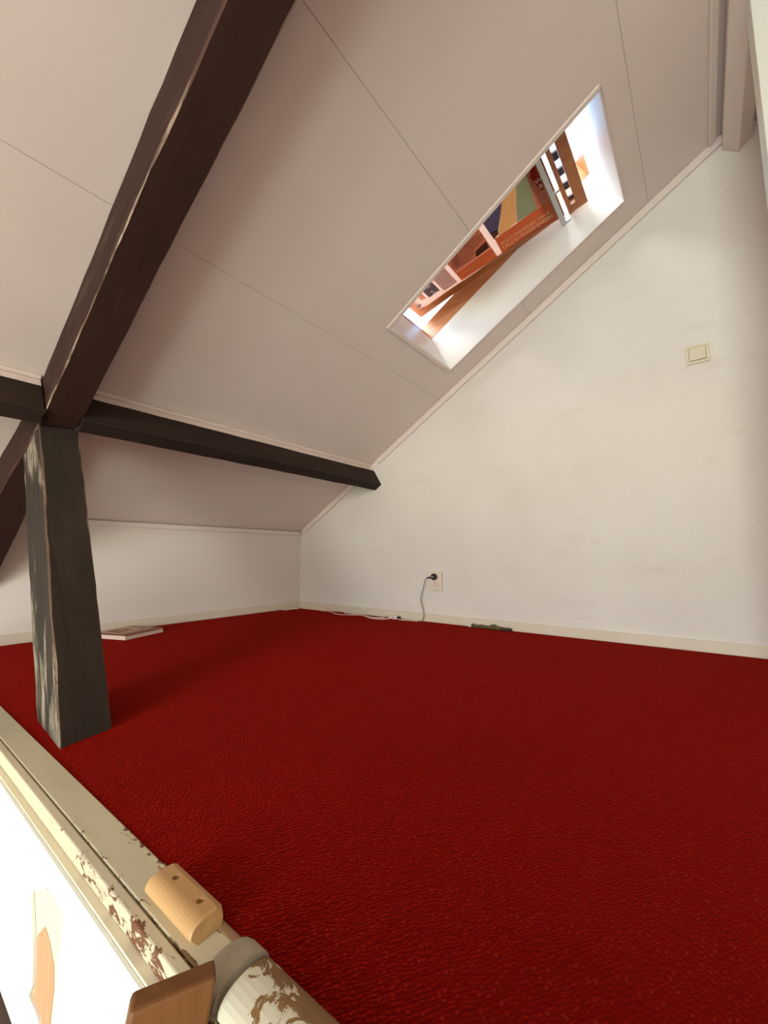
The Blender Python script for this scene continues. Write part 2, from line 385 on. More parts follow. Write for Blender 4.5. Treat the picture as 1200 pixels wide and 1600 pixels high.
# skirting boards
MB().box(-0.013, -0.0005, Y_FRONT, -0.0005, 0.0, 0.046).build('baseboard_right', M['skirt'], bevel=0.003, **S)
MB().box(XE, -0.0135, -0.013, -0.0005, 0.0, 0.046).build('baseboard_back', M['skirt'], bevel=0.003, **S)
# white partition at the right, beyond the ridge
MB().prism([(-2.679, 0.001), (-2.679, 2.05), (-2.75, 2.05), (-3.05, 1.90), (-3.05, 0.001)], -0.65, -0.56, lambda y, z, h: XYZ(h, y, z)).build('wall_partition', M['white'], bevel=0.002, **S)

# ------------------------------------------------------------------ skylight
win = empty('window_1', RP((WX0 + WX1) / 2, (WS0 + WS1) / 2, 0.2), **S)
DF = 0.215
XI = -0.195
def part(name, mat, parent, fn, *boxes, **k):
    b = MB()
    for bx in boxes: b.box(*bx, fn)
    return b.build(name, M[mat] if isinstance(mat, str) else mat, parent, **k)
def hexroof(name, mat, P): return MB().hexa([RP(*p) for p in P]).build(name, M[mat], win)
# four reveal linings, tapering slightly inwards towards the frame
XL, SB, STp = -0.680, 1.662, 2.655
th_ = 0.012
hexroof('lining', 'lining', [(WX1, WS0, 0), (WX1 + th_, WS0, 0), (WX1 + th_, WS1, 0), (WX1, WS1, 0), (XI, SB, DF), (XI + th_, SB, DF), (XI + th_, STp, DF), (XI, STp, DF)])
hexroof('lining', 'lining', [(WX0 - th_, WS0, 0), (WX0, WS0, 0), (WX0, WS1, 0), (WX0 - th_, WS1, 0), (XL - th_, SB, DF), (XL, SB, DF), (XL, STp, DF), (XL - th_, STp, DF)])
hexroof('lining', 'lining', [(WX0, WS0 - th_, 0), (WX1, WS0 - th_, 0), (WX1, WS0, 0), (WX0, WS0, 0), (XL, SB - th_, DF), (XI, SB - th_, DF), (XI, SB, DF), (XL, SB, DF)])
hexroof('lining', 'lining', [(WX0, WS1, 0), (WX1, WS1, 0), (WX1, WS1 + th_, 0), (WX0, WS1 + th_, 0), (XL, STp, DF), (XI, STp, DF), (XI, STp + th_, DF), (XL, STp + th_, DF)])
# moulding around the opening on the ceiling face
mw, mh = 0.020, -0.011
part('moulding', 'gloss', win, RP, (WX0 - mw, WX0, WS0 - mw, WS1 + 0.004, mh, -0.0005), bevel=0.004)
part('moulding', 'gloss', win, RP, (WX0 + .0005, WX1 + 0.006, WS0 - mw, WS0, mh, -0.0005), bevel=0.004)
part('moulding', 'gloss', win, RP, (WX1, WX1 + 0.006, WS0 + .0005, WS1 + 0.006, -0.005, -0.0005), bevel=0.001)
part('moulding', 'gloss', win, RP, (WX0 + .0005, WX1 - .0005, WS1, WS1 + 0.006, -0.005, -0.0005), bevel=0.001)
# fixed pine frame
D1 = 0.325
part('frame_stile', 'pine', win, RP, (XI, XI + 0.035, SB - .03, STp + .03, DF + .001, D1), bevel=0.002)
part('frame_stile', 'pine', win, RP, (XL - 0.035, XL, SB - .03, STp + .03, DF + .001, D1), bevel=0.002)
part('frame_rail', 'pine', win, RP, (XL + .0005, XI - .0005, SB - .03, SB, DF + .001, D1 - .06), bevel=0.002)
part('frame_rail', 'pine', win, RP, (XL + .0005, XI - .0005, STp, STp + .03, DF + .001, D1), bevel=0.002)
part('flashing', 'alu', win, RP, (XI + .036, XI + .075, SB - .07, STp + .07, DT + .001, D1 + .01), (XL - .075, XL - .036, SB - .07, STp + .07, DT + .001, D1 + .01))
# opened centre-pivot sash
U0, U1 = -0.485, 0.445
XA, XB = -0.668, -0.206
sash = part('sash', 'pine', win, SP, (XB - 0.050, XB, U0, 0.33, 0.004, 0.050), (XA, XA + 0.050, U0, 0.33, 0.004, 0.050), (XA + .05, XB - .05, U0, U0 + 0.05, 0.004, 0.050), (XA + .05, XB - .05, 0.27, 0.33, 0.004, 0.050), bevel=0.002)
gt = NT('window_glass'); gl = gt.n('ShaderNodeBsdfGlossy'); gl.inputs['Roughness'].default_value = 0.03
tp = gt.n('ShaderNodeBsdfTransparent'); tp.inputs[0].default_value = (0.95, 0.97, 0.96, 1); lw = gt.n('ShaderNodeFresnel'); lw.inputs[0].default_value = 1.45
gm = gt.n('ShaderNodeMixShader'); gt.l(lw.outputs[0], gm.inputs[0]); gt.l(tp.outputs[0], gm.inputs[1]); gt.l(gl.outputs[0], gm.inputs[2]); gt.l(gm.outputs[0], gt.t.nodes['Material Output'].inputs[0])
part('pane', gt.m, sash, SP, (XA + .045, XB - .045, U0 + .045, 0.275, 0.020, 0.026))
part('head_rail', 'pine', sash, SP, (XA, XB + 0.012, 0.332, 0.345, 0.012, 0.060), (XA, XB + 0.010, 0.362, 0.380, -0.006, 0.050), bevel=0.002)
part('top_rail', 'pine', sash, SP, (XA, XB, 0.402, U1, -0.012, 0.045), bevel=0.002)
part('stile_end', 'pine', sash, SP, (XB - .045, XB, 0.3805, 0.4015, -0.010, 0.045), (XA, XA + .045, 0.3805, 0.4015, -0.010, 0.045))
vg = MB()
for k in range(5): vg.box(XA + 0.06 + k * 0.085, XA + 0.10 + k * 0.085, 0.381, 0.401, 0.020, 0.030, SP)
vg.build('vent_grille', M['slate'], sash)
part('handle_bar', 'alu', sash, SP, (XA, XB + 0.020, 0.318, 0.338, -0.030, -0.018), (XB + 0.006, XB + 0.018, 0.338, 0.362, -0.030, -0.022), (-0.395, -0.383, 0.338, 0.362, -0.030, -0.022), bevel=0.002)

# ------------------------------------------------------------------ poster hanging on the open sash
pos = empty('poster', SP(-0.44, -0.1, 0), label='orange and brown printed collage poster covering the open skylight sash', cat='poster')
P_paper = paper('poster_paper', 222, 178, 150, 0.4); P_text = paper('poster_lettering', 255, 226, 186, 0.5); P_orange = paper('poster_orange', 212, 112, 64, 0.35); P_red = paper('poster_red', 186, 44, 22)
P_blue = paper('poster_dark_blue', 92, 86, 116); P_yel = paper('poster_ochre', 226, 188, 124); P_grn = paper('poster_green', 150, 170, 134)
P_pink = paper('poster_salmon', 214, 140, 112); P_brown = paper('poster_brown', 196, 124, 94); P_dkb = paper('poster_dark_brown', 104, 64, 54)
P_grey = paper('poster_grey_photo', 112, 100, 100); P_mauve = paper('poster_mauve_photo', 204, 170, 162); P_white = paper('poster_white', 238, 232, 226); P_skin = paper('poster_skin', 224, 164, 130)
def rx(u): return -0.212 - 0.105 * (0.30 - u) if u > -0.05 else -0.2488 - 0.06 * (-0.05 - u)
sheet = [(rx(0.315), 0.315), (rx(0.12), 0.12), (rx(0.0), 0.0), (rx(-.2), -.2), (rx(-.45), -.45), (-0.655, -0.45), (-0.655, 0.315)]
def layer(name, mat, poly, k, parent=pos):
    """flat printed patch, k paper layers above the sheet"""
    v = -0.0012 - 0.0006 * k
    b = MB(); b.add([SP(p[0], p[1], v) for p in poly], [tuple(range(len(poly)))])
    return b.build(name, mat, parent)
layer('paper_sheet', P_paper, sheet, -1)
layer('printed_field', P_pink, [(-.354, .256), (-.352, .312), (-.65, .312), (-.65, .29), (-.556, .276)], 0)
layer('printed_field', P_orange, [(rx(.31) - .008, .312), (rx(.04) - .008, .044), (-.362, .050), (-.350, .312)], 1)
layer('printed_field', P_blue, [(-.385, .078), (-.405, .046), (-.65, .046), (-.65, .20), (-.525, .160)], 1)
layer('printed_field', P_dkb, [(-.362, .047), (-.372, .078), (-.40, .080), (-.41, .047)], 2)
layer('printed_field', P_yel, [(-.360, .070), (-.362, .163), (-.545, .228), (-.65, .27), (-.65, .21), (-.525, .158), (-.385, .080)], 2)
layer('printed_field', P_grn, [(-.360, .163), (-.353, .256), (-.555, .276), (-.65, .29), (-.65, .268), (-.545, .228)], 3)
layer('printed_field', P_red, [(-.425, .299), (-.425, .313), (-.60, .313), (-.52, .281)], 4)
layer('printed_field', P_brown, [(-.331, .018), (-.336, -.183), (-.65, -.185), (-.65, .020)], 0)
layer('printed_field', P_orange, [(rx(.02) - .008, .018), (rx(-.185) - .008, -.183), (-.335, -.183), (-.330, .018)], 1)
layer('printed_field', P_dkb, [(-.338, -.06), (-.338, .010), (-.385, .014), (-.372, -.05)], 2)
# outline of a hand on the brown field
layer('printed_field', P_skin, [(-.345, -.075), (-.350, -.165), (-.405, -.172), (-.440, -.130), (-.455, -.070), (-.400, -.045)], 1)
for k, (xx, uu, ln) in enumerate(((-.405, -.050, .060), (-.425, -.062, .078), (-.445, -.075, .080), (-.462, -.092, .070))):
    layer('printed_field', P_skin, [(xx - .006, uu), (xx + .006, uu), (xx + .004 - .012, uu + ln), (xx - .016, uu + ln)], 2)
    layer('printed_field', P_dkb, [(xx + .0062, uu), (xx + .0095, uu), (xx + .0065 - .012, uu + ln), (xx + .0042 - .012, uu + ln)], 2)
for k in range(5):
    layer('printed_field', P_dkb, [(-.365 - k * .014, -.172 + .004 * k), (-.362 - k * .014, -.172 + .004 * k), (-.372 - k * .014, -.135 + .004 * k), (-.376 - k * .014, -.137 + .004 * k)], 2)
layer('printed_field', P_mauve, [(rx(-.2) - .016, -.205), (rx(-.285) - .016, -.285), (-.65, -.285), (-.65, -.205)], 0)
for k in range(4):
    layer('printed_field', P_white, [(-.30 - .022 * k, -.225 - .01 * (k % 2)), (-.306 - .022 * k, -.222), (-.318 - .024 * k, -.272), (-.311 - .024 * k, -.275)], 1)
layer('printed_field', P_grey, [(rx(-.3) - .040, -.298), (rx(-.36) - .038, -.365), (-.65, -.365), (-.65, -.298)], 0)
for k in range(4):
    layer('printed_field', P_white, [(-.305 - .02 * k, -.318 - .012 * (k % 3)), (-.315 - .02 * k, -.312 - .012 * (k % 3)), (-.320 - .02 * k, -.335), (-.308 - .02 * k, -.340)], 1)
layer('printed_field', P_skin, [(-.315, -.378), (-.325, -.405), (-.65, -.41), (-.65, -.378)], 0)
def text(name, body, size, x, u, k, mat, bold=0.0, width=None):
    """lettering that reads up the sash, tops of the letters towards the left"""
    cu = bpy.data.curves.new(name, 'FONT'); cu.body = body; cu.size = size; cu.offset = bold
    to = bpy.data.objects.new(name, cu); COL.objects.link(to)
    dg = bpy.context.evaluated_depsgraph_get(); me = bpy.data.meshes.new_from_object(to.evaluated_get(dg))
    bpy.data.objects.remove(to); bpy.data.curves.remove(cu)
    w = max(v.co.x for v in me.vertices); f = (width / w) if width else 1.0
    vv = -0.0012 - 0.0006 * k
    for v in me.vertices:
        # the band follows the slanting right edge of the sheet
        uu = u + v.co.x * f; v.co = SP(x - v.co.y + (rx(uu) - rx(u)) * 0.8, uu, vv)
    return link_mesh(name, me, mat, pos)
text('lettering', 'IN & 51 ONDERDEEL VAN K', 0.026, -0.300, 0.062, 2.2, P_text, 0.0007, 0.235)
text('lettering', 'DELE IN WAGENINGEN', 0.032, -0.268, 0.060, 2.2, P_text, 0.0009, 0.240)
text('lettering', 'W', 0.030, -0.474, 0.289, 5.2, P_white, 0.0008)
text('lettering', 'B', 0.030, -0.440, 0.297, 5.2, P_white, 0.0008, 0.015)
for k in range(9):
    layer('printed_line', P_yel, [(-.288, -.165 + .014 * k), (-.296, -.165 + .014 * k), (-.296, -.157 + .014 * k), (-.288, -.157 + .014 * k)], 2)
eb = MB(); eb.cyl(SP(-.300, -.437, -.0013), SP(0, 0, -1) - SP(0, 0, 0), 0.012, 0.0006, 20); eb.build('emblem', P_grey, pos)
eb = MB(); eb.cyl(SP(-.300, -.437, -.0020), SP(0, 0, -1) - SP(0, 0, 0), 0.0085, 0.0006, 20); eb.build('emblem', P_white, pos)
eb = MB(); eb.cyl(SP(-.300, -.437, -.0027), SP(0, 0, -1) - SP(0, 0, 0), 0.005, 0.0006, 8); eb.build('emblem', P_grey, pos)

# ------------------------------------------------------------------ timbers
def timber(name, stations, mats, ch=0.004, jit=0.0015, parent=None, seg=None, **k):
    """stations: lists of four corners (ring order); chamfered, slightly uneven; mats: materials, slot 0 body, 1 chamfer, 2.. by face via seg"""
    b = MB(); rings = []
    for si, st in enumerate(stations):
        c = [Vector(p) for p in st]; ring = []
        for i in range(4):
            p, q, r = c[i - 1], c[i], c[(i + 1) % 4]
            w = ch * (0.6 + 0.9 * random.random())
            jv = Vector((random.uniform(-jit, jit), random.uniform(-jit, jit), random.uniform(-jit, jit)))
            ring += [q + (p - q).normalized() * w + jv, q + (r - q).normalized() * w + jv]
        rings.append(ring)
    vs = [p for r in rings for p in r]; b.add(vs, [])
    for j in range(len(rings) - 1):
        for i in range(8):
            f = (j * 8 + i, j * 8 + (i + 1) % 8, (j + 1) * 8 + (i + 1) % 8, (j + 1) * 8 + i)
            mi = 1 if i % 2 == 0 else (seg or {}).get(i // 2, 0)
            b.f.append(f); b.mi.append(mi)
    n = len(rings) - 1
    b.f.append(tuple(reversed(range(8)))); b.mi.append(0); b.f.append(tuple(range(n * 8, n * 8 + 8))); b.mi.append(0)
    return b.build(name, mats, parent, **k)
def lerp(a, b, t): return a + (b - a) * t
def curve(tab, t):
    for (a, *va), (b, *vb) in zip(tab, tab[1:]):
        if t <= b: q = (t - a) / (b - a); return [lerp(x, y, max(0, q)) for x, y in zip(va, vb)]
    return list(tab[-1][1:])
# truss beam: s, x left, x right, underside depth
tab = [(-0.14, -1.856, -1.746, 0.285), (0.06, -1.832, -1.722, 0.215), (0.35, -1.808, -1.702, 0.165), (0.60, -1.788, -1.684, 0.150), (0.80, -1.776, -1.673, 0.152), (1.2, -1.775, -1.668, 0.153), (1.7, -1.775, -1.666, 0.156), (2.3, -1.774, -1.664, 0.163), (3.02, -1.772, -1.662, 0.165)]
st = []
N = 46
for i in range(N + 1):
    s = lerp(-0.14, 3.02, i / N); xl, xr, d = curve(tab, s)
    d += 0.0025 * noise.noise((s * 3.1, 0, 0)); xl += 0.002 * noise.noise((s * 2.3, 5, 0)); xr += 0.002 * noise.noise((s * 2.9, 9, 0))
    ring = [RP(xl, s, -0.001), RP(xr, s, -0.001), RP(xr, s, -d), RP(xl, s, -d)]
    for p in ring: p.y = min(p.y, -0.020)
    st.append(ring)
timber('truss_beam', st, [M['beam'], M['chip'], M['beam_side']], 0.004, 0.0012, seg={3: 2},
       label='dark brown sloping truss beam running down under the ceiling past the strut', cat='beam')
# purlin either side of the truss beam
def purlin(x0, x1, label):
    st = []
    n = max(6, int((x1 - x0) / 0.09))
    for i in range(n + 1):
        x = lerp(x0, x1, i / n); q = 0.0015 * noise.noise((x * 4, 2, 0))
        st.append([RP(x, 0.762, -0.0455), RP(x, 0.824 + q, -0.0455), RP(x, 0.826 + q, -0.167 + q), RP(x, 0.762, -0.168)])
    return timber('purlin', st, [M['purlin'], M['purlin']], 0.003, 0.0006, label=label, cat='beam')
purlin(-1.6725, -0.001, 'dark timber purlin spanning from the truss beam to the gable wall')
purlin(X_LEFT + 0.001, -1.782, 'dark timber purlin on the stair side of the truss beam')
# white packing boards between the purlins and the ceiling
for i, (x0, x1) in enumerate(((-1.660, -0.001), (X_LEFT + 0.001, -1.780))):
    b = MB(); b.box(x0, x1, 0.764, 0.818, -0.045, -0.0005, RP); t6 = b.build('trim_%d' % (6 + i), M['gloss'], bevel=0.002, **S)
    b = MB(); b.box(x0, x1 - (0.014 if i == 0 else 0), 0.8185, 0.832, -0.014, -0.0005, RP); b.build('bead', M['gloss'], t6, bevel=0.004)
# leaning strut
bot = [(-1.740, -1.170), (-1.737, -1.378), (-1.843, -1.412), (-1.829, -1.185)]
top = [(-1.674, -0.585), (-1.671, -0.735), (-1.778, -0.722), (-1.784, -0.575)]
st = []
for i in range(25):
    t = i / 24; ring = []
    for k, (bq, tq) in enumerate(zip(bot, top)):
        # top of each corner stops just short of the underside of the truss beam
        zt = Z0 - tq[1] * TT - 0.159 / CT
        q = 0.0016 * noise.noise((t * 5, k * 3.3, 1)) + 0.0006 * noise.noise((t * 23, k * 5.1, 4))
        ring.append(Vector((lerp(bq[0], tq[0], t) + q, lerp(bq[1], tq[1], t) + q, lerp(0.001, zt, t))))
    st.append(ring)
timber('strut', st, [M['strut'], M['strut_chip'], M['strut_side']], 0.004, 0.0006, seg={2: 2},
       label='dark weathered timber strut standing on the red carpet under the truss beam', cat='post')

# ------------------------------------------------------------------ edge of the stair opening
edge = empty('stairwell_edging', (-1.89, -2.0, 0.0), label='chipped white board edging along the red carpet at the stair opening', cat='edging')
ZB = 0.002
MB().box(-1.9035, XE - 0.0005, Y_FRONT + .001, -0.0005, -0.022, ZB).build('edge_board', M['edge'], edge, bevel=0.0012)
MB().box(-1.9055, -1.9035, Y_FRONT + .001, -0.0005, -0.022, -0.006).build('gap', M['nosing'], edge)
MB().box(-1.918, -1.9055, Y_FRONT + .001, -0.0005, -0.022, ZB - 0.0005).build('nosing_strip', M['nosing'], edge, bevel=0.002)
bd = MB(); n = 10
prof = [(XE - 0.0045 + 0.0045 * math.cos(q), ZB + 0.0002 + 0.0012 * math.sin(q)) for q in [math.pi * i / n for i in range(n + 1)]]
bd.prism(prof, -2.082, -1.90, lambda x, z, h: XYZ(x, h, z)); bd.build('bead', M['worn'], edge)
MB().box(-1.926, XE - 0.02, Y_FRONT + .001, -0.0005, -0.300, -0.0225).build('panel_core', M['cream'], edge)
# white panel with a torn hole
CAMR = (Vector(CR[0]), Vector(CR[1]), Vector(CR[2]))
def ray_x(px, py, x):
    d = CAMR[0] * ((px - 600) / 644.04) + CAMR[1] * ((py - 800) / 644.04) + CAMR[2]
    return CAMPOS + d * ((x - CAMPOS.x) / d.x)
XF = -1.9300
hole = [ray_x(px, py, XF) for px, py in ((48, 1394), (60, 1391), (70, 1392), (73, 1386), (84, 1405), (99, 1431), (96, 1462), (91, 1500), (86, 1550), (81, 1600), (80, 1635), (70, 1640), (58, 1590), (44, 1556), (50, 1542), (52, 1500), (50, 1440))]
outer = [Vector((XF, Y_FRONT + .001, -0.30)), Vector((XF, Y_FRONT + .001, -0.026)), Vector((XF, -0.0005, -0.026)), Vector((XF, -0.0005, -0.30))]
ps = MB(); allp = outer + hole; tris = tessellate_polygon([outer, hole])
dx = Vector((0.0035, 0, 0)); nA = len(allp)
ps.add([p for p in allp] + [p + dx for p in allp], [tuple(t) for t in tris] + [tuple(i + nA for i in reversed(t)) for t in tris]
       + [(i, (i + 1) % 4, nA + (i + 1) % 4, nA + i) for i in range(4)]
       + [(4 + i, 4 + (i + 1) % len(hole), nA + 4 + (i + 1) % len(hole), nA + 4 + i) for i in range(len(hole))])
ps.build('panel_skin', M['white'], edge)
raw = [ray_x(px, py, -1.9264) for px, py in ((70, 1448), (77, 1470), (84, 1510), (84, 1545), (79, 1590), (76, 1632), (68, 1632), (60, 1590), (50, 1556), (56, 1540), (54, 1500), (58, 1462))]
MB().prism([(p.y, p.z) for p in raw], -1.9267, -1.9262, lambda y, z, h: XYZ(h, y, z)).build('torn_wood', M['rawwood'], edge)
MB().box(-1.94, XE - 0.02, Y_FRONT + .001, -0.0005, -0.46, -0.3005).build('joist', M['darkwood'], edge, bevel=0.003)

# round topped rail on the edging with a worn collar
rail = empty('painted_rail', (-1.888, -2.3, 0.0), label='round topped white rail with flaking paint and grey collar lying on the edging', cat='rail')
def dome(cx, w, h, y0, y1, name, mat, z=0.0037, seg=14, taper=0.0):
    b = MB(); ys = [y0, y0 - 0.004, y0 - 0.010, y1] if taper else [y0, y1]; R = []
    for j, y in enumerate(ys):
        f = (0.82, 0.95, 1.0, 1.0)[j] if taper else 1.0
        for i in range(seg + 1):
            a = math.pi * i / seg
            R.append((cx + w / 2 * f * math.cos(a), y, z + h * f * math.sin(a) ** 0.8))
    n = seg + 1; fs = [tuple(range(n)), tuple(reversed(range((len(ys) - 1) * n, len(ys) * n)))]
    for j in range(len(ys) - 1):
        fs += [(j * n + i, j * n + i + 1, (j + 1) * n + i + 1, (j + 1) * n + i) for i in range(seg)] + [(j * n, (j + 1) * n, (j + 1) * n + seg, j * n + seg)]
    b.add(R, fs); return b.build(name, mat, rail, smooth=False)
dome(-1.8885, 0.056, 0.018, -2.118, -3.2, 'rail_body', M['rail'])
dome(-1.8885, 0.040, 0.007, -2.112, -2.118, 'gap_ring', M['rail'])
dome(-1.8885, 0.058, 0.021, -2.082, -2.112, 'collar', M['collar'], taper=1)

# wooden grab handle
hd = empty('grab_handle', (-1.881, -1.98, ZB), label='short light wooden grab handle screwed onto the chipped white edging', cat='handle')
def hprof():
    P = [(0.017, 0.0), (0.0185, 0.010), (0.016, 0.0195), (0.010, 0.0225), (-0.004, 0.0225)]
    for i in range(1, 9):
        a = math.radians(90 + i * 100 / 8); P.append((-0.004 + 0.0155 * math.cos(a), 0.0110 + 0.0115 * math.sin(a)))
    P.append((-0.012, 0.0)); return P
hb = MB(); hy0, hy1 = -1.938, -2.040; hx = -1.881
PR = hprof(); n = len(PR); ys = [hy0, hy0 - 0.003, hy1 + 0.003, hy1]
for j, y in enumerate(ys):
    f = 0.9 if j in (0, 3) else 1.0
    hb.v += [(hx + p[0] * f, y, ZB + 0.0003 + p[1] * f) for p in PR]
for j in range(3):
    for i in range(n):
        q = (i + 1) % n; mx = (PR[i][1] + PR[q][1]) / 2
        hb.f.append((j * n + i, j * n + q, (j + 1) * n + q, (j + 1) * n + i)); hb.mi.append(1 if (PR[i][1] >= 0.0194 and PR[q][1] >= 0.0194 and PR[q][0] >= -0.005) else 0)
hb.f.append(tuple(range(n))); hb.mi.append(1); hb.f.append(tuple(range(3 * n, 4 * n))); hb.mi.append(1)
grip = hb.build('grip', [M['handle'], M['handle']], hd)
drill(grip, [((hx + 0.003, yy, ZB + 0.030), (0, 0, -1), 0.0042, 0.020) for yy in (-1.966, -2.018)])
for yy in (-1.966, -2.018):
    b = MB(); b.cyl((hx + 0.003, yy, ZB + 0.0105), (0, 0, 1), 0.0036, 0.002, 14); b.build('screw', M['chrome'], hd)

# ladder whose stile leans on the edging
lad = empty('ladder', (-2.2, -2.2, -2.45), label='brown wooden ladder leaning against the stair opening edge', cat='ladder')
ang = math.radians(-26); wd = Vector((math.cos(ang), math.sin(ang), 0)); tk = Vector((-math.sin(ang), math.cos(ang), 0)) * -1
lean = -wd * math.tan(math.radians(9))
def stile(org):
    A = Vector(org); ring = []
    for (w, t_) in ((0, 0), (0.062, 0), (0.062, 0.019), (0, 0.019)): ring.append(A + wd * w + tk * t_)
    L = 2.47
    P = [p + (lean - Vector((0, 0, 1))) * L for p in ring] + ring
    b = MB(); b.hexa(P); b.mi[1] = 1
    return b.build('stile', [M['ladder'], M['ladder']], lad, bevel=0.003)
A0 = Vector((-1.9685, -2.079, 0.042)); stile(A0); A1 = A0 + tk * 0.42; stile(A1)
for k in range(1, 8):
    dz = 0.30 * k; c0 = A0 + (lean - Vector((0, 0, 1))) * dz + tk * 0.0195; c1 = A1 + (lean - Vector((0, 0, 1))) * dz - tk * 0.0005
    P = []
    for z in (0, 0.022):
        P += [c0 + Vector((0, 0, z)), c0 + wd * 0.06 + Vector((0, 0, z)), c1 + wd * 0.06 + Vector((0, 0, z)), c1 + Vector((0, 0, z))]
    MB().hexa(P).build('tread', M['ladder'], lad)

# ------------------------------------------------------------------ things on the gable wall
sw = empty('light_switch', (0, -2.497, 1.234), label='square cream rocker light switch on the gable wall', cat='switch')
b = MB()
o_, q_, c_ = 0.0405, 0.0292, 1.234
for (y0, y1, z0, z1) in ((-o_, o_, -o_, -q_), (-o_, o_, q_, o_), (-o_, -q_, -q_, q_), (q_, o_, -q_, q_)): b.box(-0.009, -0.0005, -2.497 + y0, -2.497 + y1, c_ + z0, c_ + z1)
b.build('frame', M['switch'], sw, bevel=0.0015)
MB().box(-0.003, -0.0005, -2.497 - 0.029, -2.497 + 0.029, c_ - 0.029, c_ + 0.029).build('back_plate', M['switch'], sw)
k = 0.0278
MB().hexa([(-0.0031, -2.497 - k, 1.234 - k), (-0.0031, -2.497 + k, 1.234 - k), (-0.0031, -2.497 + k, 1.234 + k), (-0.0031, -2.497 - k, 1.234 + k),
           (-0.0150, -2.497 - k, 1.234 - k), (-0.0150, -2.497 + k, 1.234 - k), (-0.0105, -2.497 + k, 1.234 + k), (-0.0105, -2.497 - k, 1.234 + k)]).build('rocker', M['switch'], sw, bevel=0.0015)

SY, SZ = -1.206, 0.240
so = empty('wall_socket', (0, SY, SZ), label='ivory double wall socket with one empty outlet above the skirting', cat='socket')
hous = MB().box(-0.020, -0.0005, SY - 0.040, SY + 0.040, SZ - 0.053, SZ + 0.053).build('housing', M['socket'], so, bevel=0.003)
b = MB(); b.cyl((-0.0203, SY, SZ - 0.021), (-1, 0, 0), 0.023, 0.004, 28, 0.021); outl = b.build('outlet', M['wplastic'], so)
pins = [((-0.030, SY + dy, SZ - 0.021 + dz), (1, 0, 0), 0.0035, 0.028) for dy, dz in ((0.0095, -0.003), (-0.0095, -0.003), (0, 0.010))]
drill(outl, pins); drill(hous, pins)
b = MB(); b.cyl((-0.0203, SY, SZ + 0.024), (-1, 0, 0), 0.023, 0.003, 28, 0.021); b.build('outlet', M['wplastic'], so)

# power cord from the plug down to the floor and along the skirting
pc = empty('power_cord', (-0.03, -1.12, 0.0), label='thin grey power cord with black round plug hanging from the wall socket', cat='cord')
PY, PZ = SY + 0.003, SZ + 0.024
b = MB(); b.cyl((-0.0236, PY, PZ), (-1, 0, 0), 0.0195, 0.010, 28); b.cyl((-0.0336, PY, PZ), (-1, 0, 0), 0.0195, 0.012, 28, 0.014); pl_ = b.build('plug', M['black'], pc)
b = MB(); b.box(-0.0475, -0.0457, PY - 0.009, PY + 0.010, PZ - 0.003, PZ + 0.004); b.build('grip_ridge', M['collar'], pl_)
b = MB(); b.tube([(-0.036, PY + 0.012, PZ - 0.002), (-0.037, PY + 0.025, PZ - 0.004), (-0.037, PY + 0.040, PZ - 0.006)], 0.0048, 10); b.build('strain_relief', M['black'], pc)
b = MB(); b.tube([(-0.037, PY + 0.039, PZ - 0.005), (-0.034, PY + 0.058, PZ - 0.022), (-0.030, -1.128, 0.190), (-0.026, -1.108, 0.140), (-0.026, -1.112, 0.105), (-0.028, -1.128, 0.060), (-0.030, -1.130, 0.030), (-0.034, -1.122, 0.006), (-0.040, -1.110, 0.0032)], 0.0022, 8); b.build('cord', M['cord'], pc, smooth=True)

wc = empty('white_cable', (-0.05, -0.8, 0.0), label='thin white cable lying in loops on the carpet along the skirting', cat='cord')
b = MB(); b.tube([(-0.044, -1.100, 0.0028), (-0.045, -1.03, 0.0028), (-0.060, -0.985, 0.0028), (-0.040, -0.95, 0.0028), (-0.060, -0.925, 0.0034)], 0.0030, 6); b.build('cable', M['wcord'], wc, smooth=True)
b = MB(); b.tube([(-0.060, -0.905, 0.0028), (-0.105, -0.88, 0.0028), (-0.115, -0.80, 0.0028), (-0.075, -0.72, 0.0028), (-0.050, -0.66, 0.0028), (-0.080, -0.60, 0.0028), (-0.110, -0.54, 0.0028), (-0.100, -0.47, 0.0028), (-0.055, -0.40, 0.0028), (-0.040, -0.33, 0.0034)], 0.0030, 6); b.build('cable', M['wcord'], wc, smooth=True)
b = MB(); b.tube([(-0.055, -0.86, 0.0028), (-0.085, -0.79, 0.0028), (-0.060, -0.70, 0.0028), (-0.040, -0.60, 0.0028), (-0.038, -0.50, 0.0034)], 0.0030, 6); b.build('cable', M['wcord'], wc, smooth=True)
ad = empty('cord_switch', (-0.045, -0.91, 0.0), label='small white cord adapter with a shiny contact against the skirting', cat='adapter')
MB().box(-0.050, -0.016, -0.945, -0.885, 0.0008, 0.020).build('body', M['wplastic'], ad, bevel=0.003)
b = MB(); b.cyl((-0.0506, -0.925, 0.010), (-1, 0, 0), 0.006, 0.006, 14, 0.004); b.build('contact', M['chrome'], ad)
MB().box(-0.044, -0.024, -0.960, -0.9455, 0.004, 0.016).build('socket_end', M['black'], ad, bevel=0.001)
MB().box(-0.046, -0.020, -0.884, -0.868, 0.002, 0.015).build('clip', M['collar'], ad, bevel=0.001)
cb = empty('cable_clip_box', (-0.03, -0.30, 0.0), label='tiny white junction block on the skirting near the room corner', cat='cable box')
MB().box(-0.050, -0.0145, -0.335, -0.275, 0.0008, 0.024).build('block', M['wplastic'], cb, bevel=0.003)
MB().box(-0.056, -0.0505, -0.320, -0.290, 0.0008, 0.014).build('cover', M['socket'], cb, bevel=0.002)
ct = empty('cable_duct', (-0.1, -0.05, 0.0), label='flat white cable duct strip lying in the room corner', cat='duct')
